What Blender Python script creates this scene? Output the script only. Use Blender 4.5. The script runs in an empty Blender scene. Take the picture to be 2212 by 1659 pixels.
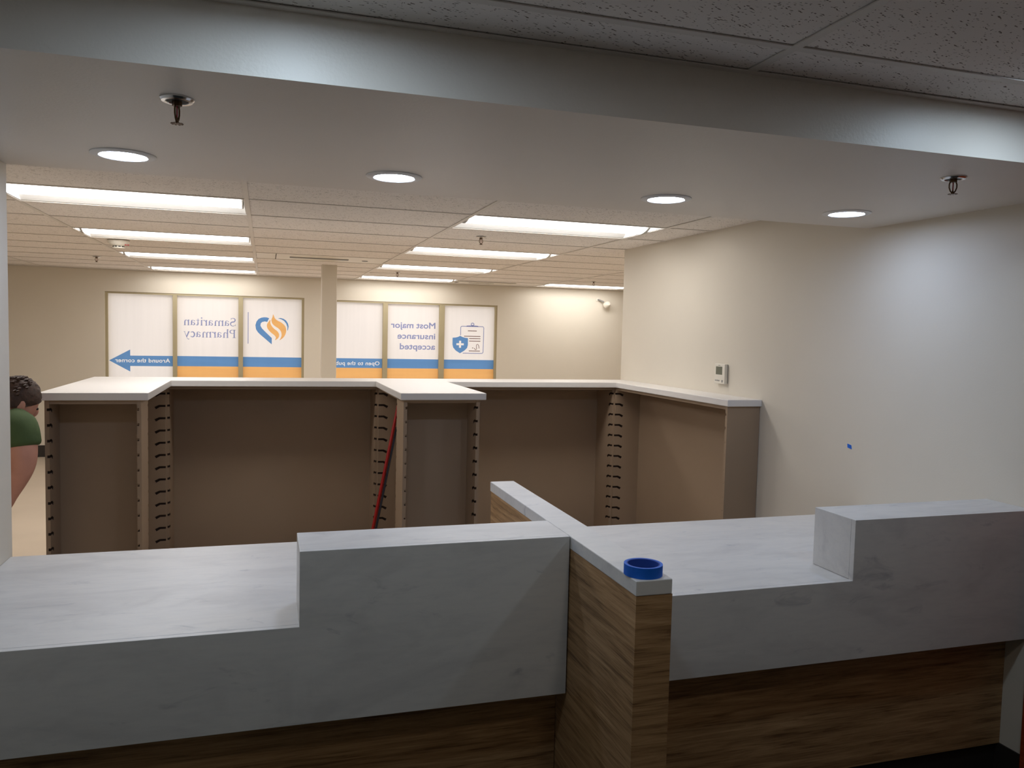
import bpy, bmesh, math, random
from mathutils import Vector, Matrix
random.seed(4)
D = bpy.data
SC = bpy.context.scene
COL = SC.collection
PI = math.pi

# ------------------------------------------------------------------ camera
CAMZ = 1.61
cam_d = D.cameras.new('camera')
cam = D.objects.new('camera', cam_d)
COL.objects.link(cam)
SC.camera = cam
cam_d.sensor_fit = 'HORIZONTAL'
cam_d.sensor_width = 36.0
cam_d.lens = 36.0 * 1722.0 / 2212.0
cam_d.clip_start = 0.02
yaw, pit, rol = -0.3005, 0.0628, 0.0236
B = Matrix(((1, 0, 0), (0, 0, -1), (0, 1, 0)))
Rz = Matrix(((math.cos(yaw), math.sin(yaw), 0), (-math.sin(yaw), math.cos(yaw), 0), (0, 0, 1)))
Rx = Matrix(((1, 0, 0), (0, math.cos(pit), -math.sin(pit)), (0, math.sin(pit), math.cos(pit))))
Rr = Matrix(((math.cos(rol), -math.sin(rol), 0), (math.sin(rol), math.cos(rol), 0), (0, 0, 1)))
RR = Rr @ Rx @ B @ Rz                      # world -> (right, down, forward)
cam.matrix_world = Matrix((
    (RR[0][0], -RR[1][0], -RR[2][0], 0),
    (RR[0][1], -RR[1][1], -RR[2][1], 0),
    (RR[0][2], -RR[1][2], -RR[2][2], CAMZ),
    (0, 0, 0, 1)))

# ------------------------------------------------------------------ world, exposure, lamp powers
world = D.worlds.new('world')
SC.world = world
world.use_nodes = True
bg = world.node_tree.nodes['Background']
bg.inputs[0].default_value = (1.0, 0.985, 0.985, 1)
bg.inputs[1].default_value = 1.22           # daylight that backlights the frosted windows
SC.view_settings.view_transform = 'Standard'
SC.view_settings.look = 'None'
SC.view_settings.gamma = 1.0
SC.view_settings.use_curve_mapping = False
SC.view_settings.exposure = 0.0
TROFFER_E = 9.8
DOWN_E = 56.0
FRONT_E = 80.0
FILL_E = 58.0
FILL_C = (1.0, 0.93, 0.84)
TROFFER_C = (1.0, 0.98, 0.965)
DOWN_C = (0.68, 0.86, 1.22)
FRONT_C = (0.66, 0.83, 1.0)

# ------------------------------------------------------------------ materials
def lin(c):
    return tuple(((v / 255) / 12.92 if v / 255 <= 0.04045 else ((v / 255 + 0.055) / 1.055) ** 2.4) for v in c)

def new_mat(name):
    m = D.materials.new(name)
    m.use_nodes = True
    nt = m.node_tree
    p = nt.nodes['Principled BSDF']
    return m, nt, p

def N(nt, t, **kw):
    n = nt.nodes.new(t)
    for k, v in kw.items():
        setattr(n, k, v)
    return n

def coords(nt, scale, kind='Object'):
    tc = N(nt, 'ShaderNodeTexCoord')
    mp = N(nt, 'ShaderNodeMapping')
    mp.inputs['Scale'].default_value = scale
    nt.links.new(tc.outputs[kind], mp.inputs['Vector'])
    return mp.outputs['Vector']

def noise(nt, vec, scale, detail=4, rough=0.5, dist=0.0):
    n = N(nt, 'ShaderNodeTexNoise')
    n.inputs['Scale'].default_value = scale
    n.inputs['Detail'].default_value = detail
    n.inputs['Roughness'].default_value = rough
    n.inputs['Distortion'].default_value = dist
    nt.links.new(vec, n.inputs['Vector'])
    return n.outputs['Fac']

def ramp(nt, fac, stops):
    r = N(nt, 'ShaderNodeValToRGB')
    el = r.color_ramp.elements
    while len(el) > len(stops):
        el.remove(el[-1])
    while len(el) < len(stops):
        el.new(0.5)
    for e, (p, c) in zip(el, stops):
        e.position = p
        e.color = (c[0], c[1], c[2], 1)
    nt.links.new(fac, r.inputs['Fac'])
    return r.outputs['Color']

def bump(nt, p, fac, strength, dist=0.01):
    b = N(nt, 'ShaderNodeBump')
    b.inputs['Strength'].default_value = strength
    b.inputs['Distance'].default_value = dist
    nt.links.new(fac, b.inputs['Height'])
    nt.links.new(b.outputs['Normal'], p.inputs['Normal'])

def plain(name, rgb, rough=0.5, metal=0.0, var=0.06, vscale=3.0, bmp=0.0, bscale=300, spec=0.5):
    m, nt, p = new_mat(name)
    c = lin(rgb)
    v = coords(nt, (1, 1, 1))
    f = noise(nt, v, vscale, 5)
    col = ramp(nt, f, [(0.3, tuple(x * (1 - var) for x in c)), (0.7, tuple(min(1, x * (1 + var)) for x in c))])
    nt.links.new(col, p.inputs['Base Color'])
    p.inputs['Roughness'].default_value = rough
    p.inputs['Metallic'].default_value = metal
    p.inputs['Specular IOR Level'].default_value = spec
    if bmp:
        bump(nt, p, noise(nt, v, bscale, 3), bmp, 0.002)
    return m

def emit(name, rgb, strength):
    m, nt, p = new_mat(name)
    p.inputs['Base Color'].default_value = (0.8, 0.8, 0.8, 1)
    p.inputs['Emission Color'].default_value = (*rgb, 1)
    p.inputs['Emission Strength'].default_value = strength
    return m

def film(name, rgb, gloss=0.06, strk=0.03):
    m, nt, p = new_mat(name)
    nt.nodes.remove(p)
    out = nt.nodes['Material Output']
    c = lin(rgb)
    f = noise(nt, coords(nt, (14, 1, 0.6)), 2.0, 3)
    col = ramp(nt, f, [(0.35, tuple(x * (1 - strk) for x in c)), (0.65, tuple(min(1, x * (1 + strk)) for x in c))])
    tr = N(nt, 'ShaderNodeBsdfTranslucent')
    df = N(nt, 'ShaderNodeBsdfDiffuse')
    gl = N(nt, 'ShaderNodeBsdfGlossy')
    gl.inputs['Roughness'].default_value = 0.12
    nt.links.new(col, tr.inputs['Color'])
    nt.links.new(col, df.inputs['Color'])
    m1 = N(nt, 'ShaderNodeMixShader')
    m1.inputs[0].default_value = 0.35
    nt.links.new(tr.outputs[0], m1.inputs[1])
    nt.links.new(df.outputs[0], m1.inputs[2])
    m2 = N(nt, 'ShaderNodeMixShader')
    m2.inputs[0].default_value = gloss
    nt.links.new(m1.outputs[0], m2.inputs[1])
    nt.links.new(gl.outputs[0], m2.inputs[2])
    nt.links.new(m2.outputs[0], out.inputs['Surface'])
    return m

def vinyl(name, rgb, opac=0.15):
    m, nt, p = new_mat(name)
    nt.nodes.remove(p)
    out = nt.nodes['Material Output']
    c = lin(rgb)
    f = noise(nt, coords(nt, (0.8, 1, 9)), 2.0, 3)
    col = ramp(nt, f, [(0.35, tuple(x * 0.96 for x in c)), (0.65, tuple(min(1, x * 1.03) for x in c))])
    tr = N(nt, 'ShaderNodeBsdfTransparent')
    df = N(nt, 'ShaderNodeBsdfDiffuse')
    nt.links.new(col, tr.inputs['Color'])
    nt.links.new(col, df.inputs['Color'])
    m1 = N(nt, 'ShaderNodeMixShader')
    m1.inputs[0].default_value = opac
    nt.links.new(tr.outputs[0], m1.inputs[1])
    nt.links.new(df.outputs[0], m1.inputs[2])
    nt.links.new(m1.outputs[0], out.inputs['Surface'])
    return m

def clear_glass(name):
    m, nt, p = new_mat(name)
    nt.nodes.remove(p)
    out = nt.nodes['Material Output']
    tr = N(nt, 'ShaderNodeBsdfTransparent')
    tr.inputs['Color'].default_value = (0.98, 0.99, 0.98, 1)
    gl = N(nt, 'ShaderNodeBsdfGlossy')
    gl.inputs['Roughness'].default_value = 0.05
    m1 = N(nt, 'ShaderNodeMixShader')
    m1.inputs[0].default_value = 0.05
    nt.links.new(tr.outputs[0], m1.inputs[1])
    nt.links.new(gl.outputs[0], m1.inputs[2])
    nt.links.new(m1.outputs[0], out.inputs['Surface'])
    return m

def marble_mat():
    m, nt, p = new_mat('solid_surface_marble')
    v = coords(nt, (1.0, 2.4, 2.4))
    f1 = noise(nt, v, 2.3, 8, 0.6, 1.0)
    base = ramp(nt, f1, [(0.30, lin((200, 197, 193))), (0.5, lin((214, 211, 206))), (0.72, lin((220, 216, 210)))])
    v2 = coords(nt, (2.0, 5.5, 5.5))
    f2 = noise(nt, v2, 2.2, 8, 0.66, 0.8)
    vein = ramp(nt, f2, [(0.60, (0, 0, 0)), (0.73, (1, 1, 1))])
    v3 = coords(nt, (6, 30, 34))
    f3 = noise(nt, v3, 2.0, 4, 0.6, 0.5)
    fine = ramp(nt, f3, [(0.45, (0, 0, 0)), (0.8, (1, 1, 1))])
    mx = N(nt, 'ShaderNodeMix', data_type='RGBA')
    mx.inputs[7].default_value = (*lin((134, 136, 144)), 1)
    nt.links.new(base, mx.inputs[6])
    mm = N(nt, 'ShaderNodeMath', operation='MULTIPLY')
    mm.inputs[1].default_value = 0.5
    nt.links.new(vein, mm.inputs[0])
    nt.links.new(mm.outputs[0], mx.inputs[0])
    mx2 = N(nt, 'ShaderNodeMix', data_type='RGBA')
    mx2.inputs[7].default_value = (*lin((176, 176, 178)), 1)
    mm2 = N(nt, 'ShaderNodeMath', operation='MULTIPLY')
    mm2.inputs[1].default_value = 0.22
    nt.links.new(fine, mm2.inputs[0])
    nt.links.new(mm2.outputs[0], mx2.inputs[0])
    nt.links.new(mx.outputs[2], mx2.inputs[6])
    nt.links.new(mx2.outputs[2], p.inputs['Base Color'])
    p.inputs['Roughness'].default_value = 0.38
    p.inputs['Specular IOR Level'].default_value = 0.35
    return m

def wood_mat(name, dark, mid, light, rough=0.5):
    m, nt, p = new_mat(name)
    v = coords(nt, (1.0, 1.0, 15.0))
    f = noise(nt, v, 3.0, 9, 0.66, 0.7)
    v2 = coords(nt, (3, 3, 130))
    f2 = noise(nt, v2, 2.5, 4, 0.6)
    a = N(nt, 'ShaderNodeMath', operation='MULTIPLY_ADD')
    a.inputs[1].default_value = 0.35
    nt.links.new(f2, a.inputs[0])
    b = N(nt, 'ShaderNodeMath', operation='MULTIPLY')
    b.inputs[1].default_value = 0.65
    nt.links.new(f, b.inputs[0])
    nt.links.new(b.outputs[0], a.inputs[2])
    col = ramp(nt, a.outputs[0], [(0.36, lin(dark)), (0.5, lin(mid)), (0.64, lin(light))])
    nt.links.new(col, p.inputs['Base Color'])
    p.inputs['Roughness'].default_value = rough
    p.inputs['Specular IOR Level'].default_value = 0.3
    bump(nt, p, f2, 0.15, 0.001)
    return m

def tile_mat():
    m, nt, p = new_mat('acoustic_tile')
    v = coords(nt, (0.55, 1.0, 1.0))
    vo = N(nt, 'ShaderNodeTexVoronoi')
    vo.inputs['Scale'].default_value = 135
    vo.inputs['Randomness'].default_value = 1.0
    ds = noise(nt, v, 60, 3)
    va = N(nt, 'ShaderNodeVectorMath', operation='ADD')
    sc = N(nt, 'ShaderNodeVectorMath', operation='SCALE')
    sc.inputs['Scale'].default_value = 0.03
    cb = N(nt, 'ShaderNodeCombineXYZ')
    nt.links.new(ds, cb.inputs[0]); nt.links.new(ds, cb.inputs[1])
    nt.links.new(cb.outputs[0], sc.inputs[0])
    nt.links.new(v, va.inputs[0]); nt.links.new(sc.outputs[0], va.inputs[1])
    nt.links.new(va.outputs[0], vo.inputs['Vector'])
    gate = noise(nt, v, 45, 2)
    th = N(nt, 'ShaderNodeMath', operation='MULTIPLY')
    th.inputs[1].default_value = 0.42
    nt.links.new(gate, th.inputs[0])
    lt = N(nt, 'ShaderNodeMath', operation='LESS_THAN')
    nt.links.new(vo.outputs['Distance'], lt.inputs[0])
    nt.links.new(th.outputs[0], lt.inputs[1])
    mx = N(nt, 'ShaderNodeMix', data_type='RGBA')
    mx.inputs[6].default_value = (*lin((242, 236, 230)), 1)
    mx.inputs[7].default_value = (*lin((132, 122, 112)), 1)
    nt.links.new(lt.outputs[0], mx.inputs[0])
    nt.links.new(mx.outputs[2], p.inputs['Base Color'])
    p.inputs['Roughness'].default_value = 0.95
    p.inputs['Specular IOR Level'].default_value = 0.1
    return m

M = {}
M['wall'] = plain('painted_drywall', (221, 213, 198), 0.55, var=0.012, bmp=0.12, bscale=160, spec=0.3)
M['soffit'] = plain('painted_soffit', (226, 218, 208), 0.42, var=0.012, bmp=0.25, bscale=130, spec=0.4)
M['tile'] = tile_mat()
M['grid'] = plain('grid_steel_white', (224, 218, 210), 0.5, var=0.02)
M['plenum'] = plain('plenum_dark', (60, 56, 52), 0.9)
M['floor'] = plain('tan_vinyl_floor', (212, 196, 176), 0.35, var=0.05, vscale=1.6, spec=0.4)
M['floor_dark'] = plain('dark_carpet_floor', (34, 36, 34), 0.9, var=0.2, vscale=40)
M['base'] = plain('black_vinyl_base', (42, 36, 32), 0.6)
M['marble'] = marble_mat()
M['wood'] = wood_mat('oak_laminate', (108, 78, 50), (164, 128, 88), (190, 154, 112))
M['melamine'] = plain('tan_melamine', (160, 138, 115), 0.55, var=0.04, vscale=2.0, spec=0.3)
M['melamine_edge'] = plain('melamine_edge', (172, 150, 126), 0.6, var=0.05, vscale=8)
M['groove'] = plain('groove_dark', (58, 42, 32), 0.8)
M['white_top'] = plain('white_laminate', (232, 228, 224), 0.35, var=0.01)
M['frame'] = plain('bronze_aluminium', (176, 164, 132), 0.45, metal=0.1)
M['film_white'] = film('frosted_film', (246, 237, 231), 0.06, 0.010)
M['film_blue'] = vinyl('blue_vinyl', (122, 170, 222))
M['film_lilac'] = vinyl('lilac_vinyl', (168, 176, 216))
M['film_orange'] = vinyl('orange_vinyl', (255, 206, 138))
M['film_brown'] = vinyl('brown_vinyl', (146, 118, 112))
M['clear_glass'] = clear_glass('clear_glass')
M['chrome'] = plain('chrome', (205, 205, 205), 0.18, metal=1.0)
M['brass'] = plain('sprinkler_brass', (96, 74, 52), 0.35, metal=0.9)
M['bulb'] = plain('red_glass_bulb', (150, 14, 30), 0.15)
M['black'] = plain('black_void', (14, 13, 16), 0.6)
M['plastic'] = plain('white_plastic', (228, 222, 208), 0.4, var=0.01)
M['plastic_grey'] = plain('grey_plastic', (140, 138, 134), 0.4)
M['lcd'] = plain('lcd_screen', (104, 106, 88), 0.2, var=0.05)
M['tape'] = plain('blue_masking_tape', (0, 100, 210), 0.6, var=0.05, vscale=60)
M['tape_core'] = plain('tape_core', (16, 62, 150), 0.7)
M['red'] = plain('red_painted_metal', (176, 26, 22), 0.35)
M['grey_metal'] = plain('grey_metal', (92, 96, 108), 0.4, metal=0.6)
M['orange_wood'] = wood_mat('red_stained_wood', (122, 42, 16), (152, 60, 24), (176, 80, 36), 0.35)
M['skin'] = plain('skin', (206, 150, 130), 0.5, var=0.08, vscale=12)
M['hair'] = plain('dark_brown_hair', (70, 48, 36), 0.6, var=0.35, vscale=60, bmp=0.6, bscale=120)
M['shirt'] = plain('green_cotton', (72, 92, 52), 0.85, var=0.08, vscale=9, bmp=0.3, bscale=90)
M['trousers'] = plain('dark_denim', (40, 46, 62), 0.85, var=0.1, vscale=20)
M['shoe'] = plain('black_shoe_leather', (24, 22, 22), 0.4)
M['trof_white'] = plain('troffer_white', (232, 230, 226), 0.4, var=0.01)
M['lens'] = emit('troffer_lens', TROFFER_C, TROFFER_E)
M['down'] = emit('downlight_lens', DOWN_C, DOWN_E)
M['front_down'] = emit('front_downlight_lens', FRONT_C, FRONT_E)
M['rear_down'] = emit('rear_downlight_lens', FILL_C, FILL_E)
M['red_print'] = plain('red_print', (150, 50, 46), 0.6)

# ------------------------------------------------------------------ mesh helpers
class MB:
    def __init__(self):
        self.v = []; self.f = []; self.mi = []
    def add(self, vs, fs, mi=0):
        n = len(self.v)
        self.v += [tuple(p) for p in vs]
        self.f += [tuple(i + n for i in f) for f in fs]
        self.mi += [mi] * len(fs)
        return self
    def box(self, x0, x1, y0, y1, z0, z1, mi=0):
        if x0 > x1: x0, x1 = x1, x0
        if y0 > y1: y0, y1 = y1, y0
        vs = [(x0, y0, z0), (x1, y0, z0), (x1, y1, z0), (x0, y1, z0), (x0, y0, z1), (x1, y0, z1), (x1, y1, z1), (x0, y1, z1)]
        fs = [(0, 3, 2, 1), (4, 5, 6, 7), (0, 1, 5, 4), (1, 2, 6, 5), (2, 3, 7, 6), (3, 0, 4, 7)]
        return self.add(vs, fs, mi)
    def prism(self, pts, z0, z1, mi=0):          # pts counter-clockwise in xy
        n = len(pts)
        vs = [(x, y, z0) for x, y in pts] + [(x, y, z1) for x, y in pts]
        fs = [tuple(range(n))[::-1], tuple(range(n, 2 * n))] + [(i, (i + 1) % n, n + (i + 1) % n, n + i) for i in range(n)]
        return self.add(vs, fs, mi)
    def lathe(self, prof, c=(0, 0, 0), seg=32, mi=0, close=False):
        vs = []
        for r, z in prof:
            for k in range(seg):
                a = 2 * PI * k / seg
                vs.append((c[0] + r * math.cos(a), c[1] + r * math.sin(a), c[2] + z))
        fs = []
        n = len(prof)
        for i in range(n - 1 + (1 if close else 0)):
            j = (i + 1) % n
            for k in range(seg):
                fs.append((i * seg + k, i * seg + (k + 1) % seg, j * seg + (k + 1) % seg, j * seg + k))
        return self.add(vs, fs, mi)
    def tube(self, pts, r, seg=10, mi=0):
        pts = [Vector(p) for p in pts]
        rs = r if isinstance(r, (list, tuple)) else [r] * len(pts)
        vs = []; up = None
        for i, p in enumerate(pts):
            d = (pts[min(i + 1, len(pts) - 1)] - pts[max(i - 1, 0)]).normalized()
            a = d.orthogonal().normalized() if up is None else (up - d * up.dot(d)).normalized()
            up = a
            b = d.cross(a)
            for k in range(seg):
                t = 2 * PI * k / seg
                vs.append(p + (a * math.cos(t) + b * math.sin(t)) * rs[i])
        fs = [(i * seg + k, i * seg + (k + 1) % seg, (i + 1) * seg + (k + 1) % seg, (i + 1) * seg + k) for i in range(len(pts) - 1) for k in range(seg)]
        fs += [tuple(range(seg))[::-1], tuple(range((len(pts) - 1) * seg, len(pts) * seg))]
        return self.add(vs, fs, mi)
    def mesh(self, name, mats, smooth=False, bevel=0.0, bseg=2):
        me = D.meshes.new(name)
        me.from_pydata(self.v, [], self.f)
        for m in (mats if isinstance(mats, (list, tuple)) else [mats]):
            me.materials.append(m)
        for p, i in zip(me.polygons, self.mi):
            p.material_index = i
        bm = bmesh.new(); bm.from_mesh(me)
        bmesh.ops.recalc_face_normals(bm, faces=bm.faces)
        if bevel:
            es = [e for e in bm.edges if len(e.link_faces) == 2 and e.calc_face_angle(0) > 0.6]
            bmesh.ops.bevel(bm, geom=es, offset=bevel, segments=bseg, affect='EDGES', profile=0.5)
        bm.to_mesh(me); bm.free()
        if smooth:
            for p in me.polygons: p.use_smooth = True
            try: me.set_sharp_from_angle(angle=0.7)
            except Exception: pass
        return me
    def obj(self, name, mats, parent=None, **kw):
        return link(name, self.mesh(name, mats, **kw), parent)

def link(name, me, parent=None, loc=None):
    o = D.objects.new(name, me)
    COL.objects.link(o)
    if parent is not None:
        o.parent = parent
        if loc is None and parent.type == 'EMPTY' and parent.get('_w'):
            pass
    if loc: o.location = loc
    return o

def setp(o, label=None, cat=None, group=None, kind=None):
    if label: o['label'] = label
    if cat: o['category'] = cat
    if group: o['group'] = group
    if kind: o['kind'] = kind
    return o

def thing(name, label, cat, loc=(0, 0, 0), group=None):
    o = D.objects.new(name, None)
    o.empty_display_size = 0.1
    COL.objects.link(o)
    o.location = loc
    return setp(o, label, cat, group)

def copy_tree(o, parent=None, loc=None, label=None):
    c = o.copy(); COL.objects.link(c); c.parent = parent
    if loc is not None: c.location = loc
    if label: c['label'] = label
    for ch in list(o.children): copy_tree(ch, c)
    return c

def struct(o): o['kind'] = 'structure'; return o

# ------------------------------------------------------------------ key measures (metres)
XL, XR = -0.824, 2.650            # sides of the counter opening
ZC, ZS = 2.274, 2.132             # ceiling, underside of the soffit
YF, YB = 1.782, 3.060             # front and back of the soffit
YW = 10.75                        # far wall
YK = 5.69                         # end of the right wall
XPL, XPR = -5.2, 8.4              # pharmacy side walls
YR = -1.9                         # wall behind the camera
ZL, ZH, ZA = 0.817, 1.021, 0.548  # low top, ledge top, bottom of the marble apron
Y1 = 2.149

# ------------------------------------------------------------------ shell
T = 0.12
struct(MB().box(XPL, XPR, YB - T, YW + 0.2, -0.1, 0).obj('floor', M['floor']))
struct(MB().box(XL - 0.2, XR + 0.2, YR - 0.2, YB - T, -0.1, 0).obj('floor.001', M['floor_dark']))

# far wall with two window openings
W1 = (-1.869, 0.478, 0.72, 2.012)
W2 = (0.747, 3.094, 0.72, 2.000)
def wall_with_holes(name, x0, x1, y0, y1, z0, z1, holes, m):
    b = MB(); x = x0
    for (a, c, zb, zt) in holes:
        b.box(x, a, y0, y1, z0, z1); b.box(a, c, y0, y1, z0, zb); b.box(a, c, y0, y1, zt, z1); x = c
    b.box(x, x1, y0, y1, z0, z1)
    return struct(b.obj(name, m))
wall_with_holes('wall_back', XPL, XPR, YW, YW + 0.14, 0, ZC + 0.28, [W1, W2], M['wall'])
struct(MB().box(XPL - T, XPL, YB - T, YW + 0.14, 0, ZC + 0.28).obj('wall_far_left', M['wall']))
struct(MB().box(XPR, XPR + T, YK - T, YW + 0.14, 0, ZC + 0.28).obj('wall_far_right', M['wall']))
struct(MB().box(XPL, XL - T, YB - T, YB, 0, ZC + 0.28).obj('wall_left.001', M['wall']))
struct(MB().box(XL - T, XL, YR, YB, 0, ZC + 0.28).obj('wall_left', M['wall']))
struct(MB().box(XR + T, XPR, YK - T, YK, 0, ZC + 0.28).obj('wall_right.001', M['wall']))
struct(MB().box(XR, XR + T, YR, YK, 0, ZC + 0.28).obj('wall_right', M['wall']))
struct(MB().box(XL - T, XR + T, YR - T, YR, 0, ZC + 0.28).obj('wall_front', M['wall']))
so = struct(MB().box(XL, XR, YF, YB, ZS, ZC + 0.28).obj('wall_soffit', M['soffit']))
# structural column
struct(MB().box(0.553, 0.706, 8.50, 8.645, 0, ZC + 0.02).obj('wall_column', M['wall'], bevel=0.004))
struct(MB().box(0.548, 0.711, 8.494, 8.650, 0, 0.115).obj('baseboard_column', M['base']))

# baseboards
struct(MB().box(XPL, XPR, YW - 0.008, YW, 0, 0.14).obj('baseboard_back', M['base']))
struct(MB().box(XR - 0.006, XR, YR, 2.0, 0, 0.115).box(XR - 0.006, XR, 2.129, 2.249, 0, 0.115).obj('baseboard_right', M['base']))
struct(MB().box(XPL, XPL + 0.008, YB, YW, 0, 0.14).obj('baseboard_left', M['base']))

# ------------------------------------------------------------------ suspended ceilings
TW = 0.024
def make_ceiling(name, x0, x1, y0, y1, xs, ys, skip, ang=True):
    """plenum slab above, inverted T runners and one lay-in tile per cell"""
    slab = MB().box(x0, x1, y0, y1, ZC + 0.20, ZC + 0.28).obj(name, M['plenum'])
    struct(slab)
    for x in xs:
        MB().box(x - TW / 2, x + TW / 2, y0, y1, ZC, ZC + 0.003).box(x - 0.001, x + 0.001, y0, y1, ZC + 0.003, ZC + 0.035).obj('main_runner', M['grid'], slab)
    xe = [x0] + list(xs) + [x1]
    ye = [y0] + list(ys) + [y1]
    for i in range(len(xe) - 1):
        a, b = xe[i] + (TW / 2 if i else 0), xe[i + 1] - (TW / 2 if i < len(xe) - 2 else 0)
        for y in ys:
            MB().box(a, b, y - TW / 2, y + TW / 2, ZC + 0.0006, ZC + 0.0036).box(a, b, y - 0.001, y + 0.001, ZC + 0.0036, ZC + 0.03).obj('cross_tee', M['grid'], slab)
    b = MB()
    b.box(x0, x1, y0, y0 + 0.022, ZC - 0.001, ZC + 0.002).box(x0, x1, y1 - 0.022, y1, ZC - 0.001, ZC + 0.002)
    b.box(x0, x0 + 0.022, y0, y1, ZC - 0.0008, ZC + 0.0022).box(x1 - 0.022, x1, y0, y1, ZC - 0.0008, ZC + 0.0022)
    b.obj('wall_angle', M['grid'], slab)
    n = 0
    for i in range(len(xe) - 1):
        for j in range(len(ye) - 1):
            if (i, j) in skip: continue
            g = 0.006
            dx = random.uniform(-0.003, 0.003); dy = random.uniform(-0.004, 0.004)
            za = ZC + 0.0045
            o = MB().box(xe[i] + g + dx, xe[i + 1] - g + dx, ye[j] + g + dy, ye[j + 1] - g + dy, za, za + 0.015).obj('ceiling_tile', M['tile'], slab)
    return slab

PX = [-4.96, -3.74, -2.52, -1.30, -0.098, 1.120, 2.340, 3.560, 4.780, 6.0, 7.22]
PY = [3.21 + 0.61 * k for k in range(13)]        # 3.21 .. 10.53
PY = [round(y, 3) for y in PY]
xe = [XPL] + PX + [XPR]
ye = [YB] + PY + [YW]
def cell(x, y):
    i = max(k for k in range(len(xe)) if xe[k] <= x); j = max(k for k in range(len(ye)) if ye[k] <= y)
    return i, j
LROWS = [4.43, 6.26, 8.09, 9.92]
light_cells = [(-1.30, y) for y in LROWS] + [(1.12, y) for y in LROWS] + [(3.56, LROWS[3]), (3.56, LROWS[1])] + [(-3.74, y) for y in LROWS[:2]] + [(6.0, y) for y in LROWS[1:3]]
skip = {cell(x + 0.3, y + 0.3) for x, y in light_cells}
vent_cell = (-0.098, 7.48)
skip.add(cell(0.3, 7.8))
# the pharmacy ceiling is an L: left of and behind the right wall
CY = make_ceiling('ceiling', XPL, XPR, YB, YW, PX, PY, skip)
CF = make_ceiling('ceiling.001', XL, XR, YR, YF, [-0.069, 1.150], [1.597 - 0.61 * k for k in range(0, 6)][::-1], set())

# ------------------------------------------------------------------ recessed troffers
def make_troffer():
    root = D.objects.new('recessed_troffer', None); COL.objects.link(root)
    w, d = 1.195, 0.586                       # inside the grid cell, origin at the cell centre on the ceiling plane
    hx, hy = w / 2, d / 2
    # housing: a pan that slopes up from the rim to the lens cradle, with end plates
    b = MB()
    top = 0.085
    prof = [(-hy, 0.004), (-hy + 0.012, 0.006), (-0.15, top), (0.15, top), (hy - 0.012, 0.006), (hy, 0.004)]
    vs = [(sx * hx, y, z) for sx in (-1, 1) for y, z in prof]
    n = len(prof)
    b.add(vs, [(i, i + 1, n + i + 1, n + i) for i in range(n - 1)])
    b.box(-hx, hx, -hy, hy, top + 0.01, top + 0.03)
    for s in (-1, 1):
        b.box(s * hx, s * (hx - 0.004), -hy, hy, 0.004, top + 0.012)
    b.obj('housing', M['trof_white'], root)
    # lens: a bowed diffuser running the full length
    b = MB(); seg = 14
    r = 0.146
    for k in range(seg):
        pass
    pts = []
    for k in range(seg + 1):
        a = PI * k / seg
        pts.append((-r * math.cos(a), top - 0.002 - 0.083 * math.sin(a)))
    L = hx - 0.018
    vs = [(-L, y, z) for y, z in pts] + [(L, y, z) for y, z in pts]
    m_ = seg + 1
    fs = [(i, i + 1, m_ + i + 1, m_ + i) for i in range(seg)]
    b.add(vs, fs)
    b.obj('lens', M['lens'], root, smooth=True)
    # arched ribs that cap the diffuser at both ends
    for s in (-1, 1):
        e = MB()
        o2 = [(y * 1.03, z - 0.003) for y, z in pts]
        x0, x1 = s * L, s * (L + 0.008)
        vs = [(x0, y, z) for y, z in o2] + [(x1, y, z) for y, z in o2] + [(x0, y, top) for y, z in o2] + [(x1, y, top) for y, z in o2]
        fs = [(i, i + 1, m_ + i + 1, m_ + i) for i in range(seg)]
        fs += [(m_ + i, m_ + i + 1, 3 * m_ + i + 1, 3 * m_ + i) for i in range(seg)]
        fs += [(i, i + 1, 2 * m_ + i + 1, 2 * m_ + i) for i in range(seg)]
        e.add(vs, fs)
        e.obj('end_rib', M['trof_white'], root)
    return root

tro_labels = [
    'wide glowing troffer cut off by the left wall edge, nearest of the left column',
    'lit troffer second from the front in the left column, smoke detector just behind it',
    'lit troffer in the left column just behind the smoke detector',
    'farthest lit troffer of the left column, above the logo window',
    'large lit troffer just behind the soffit, right of centre, nearest of its column',
    'second lit troffer of the middle column, just behind the larger sprinkler head',
    'third lit troffer of the middle column, thin bright strip',
    'farthest thin troffer of the middle column above the clipboard window',
    'thin lit troffer at the far right, ending at the right wall corner',
]
proto = make_troffer()
first = True
tro_labels += ['troffer out of view behind the right wall'] + ['troffer out of view beyond the left wall edge'] * 2 + ['troffer out of view behind the right wall'] * 2  # unseen troffers added to brighten the pharmacy ceiling and floor
for k, (x, y) in enumerate(light_cells):
    o = proto if first else copy_tree(proto)
    first = False
    xn = xe[cell(x + 0.3, y)[0] + 1]
    o.location = ((x + xn) / 2, y + 0.305, ZC)
    o.scale = ((xn - x - 0.026) / 1.195, 1, 1)
    setp(o, tro_labels[k], 'ceiling light', 'recessed troffers in the pharmacy ceiling' if 'out of view' not in tro_labels[k] else 'troffers out of view')

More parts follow.
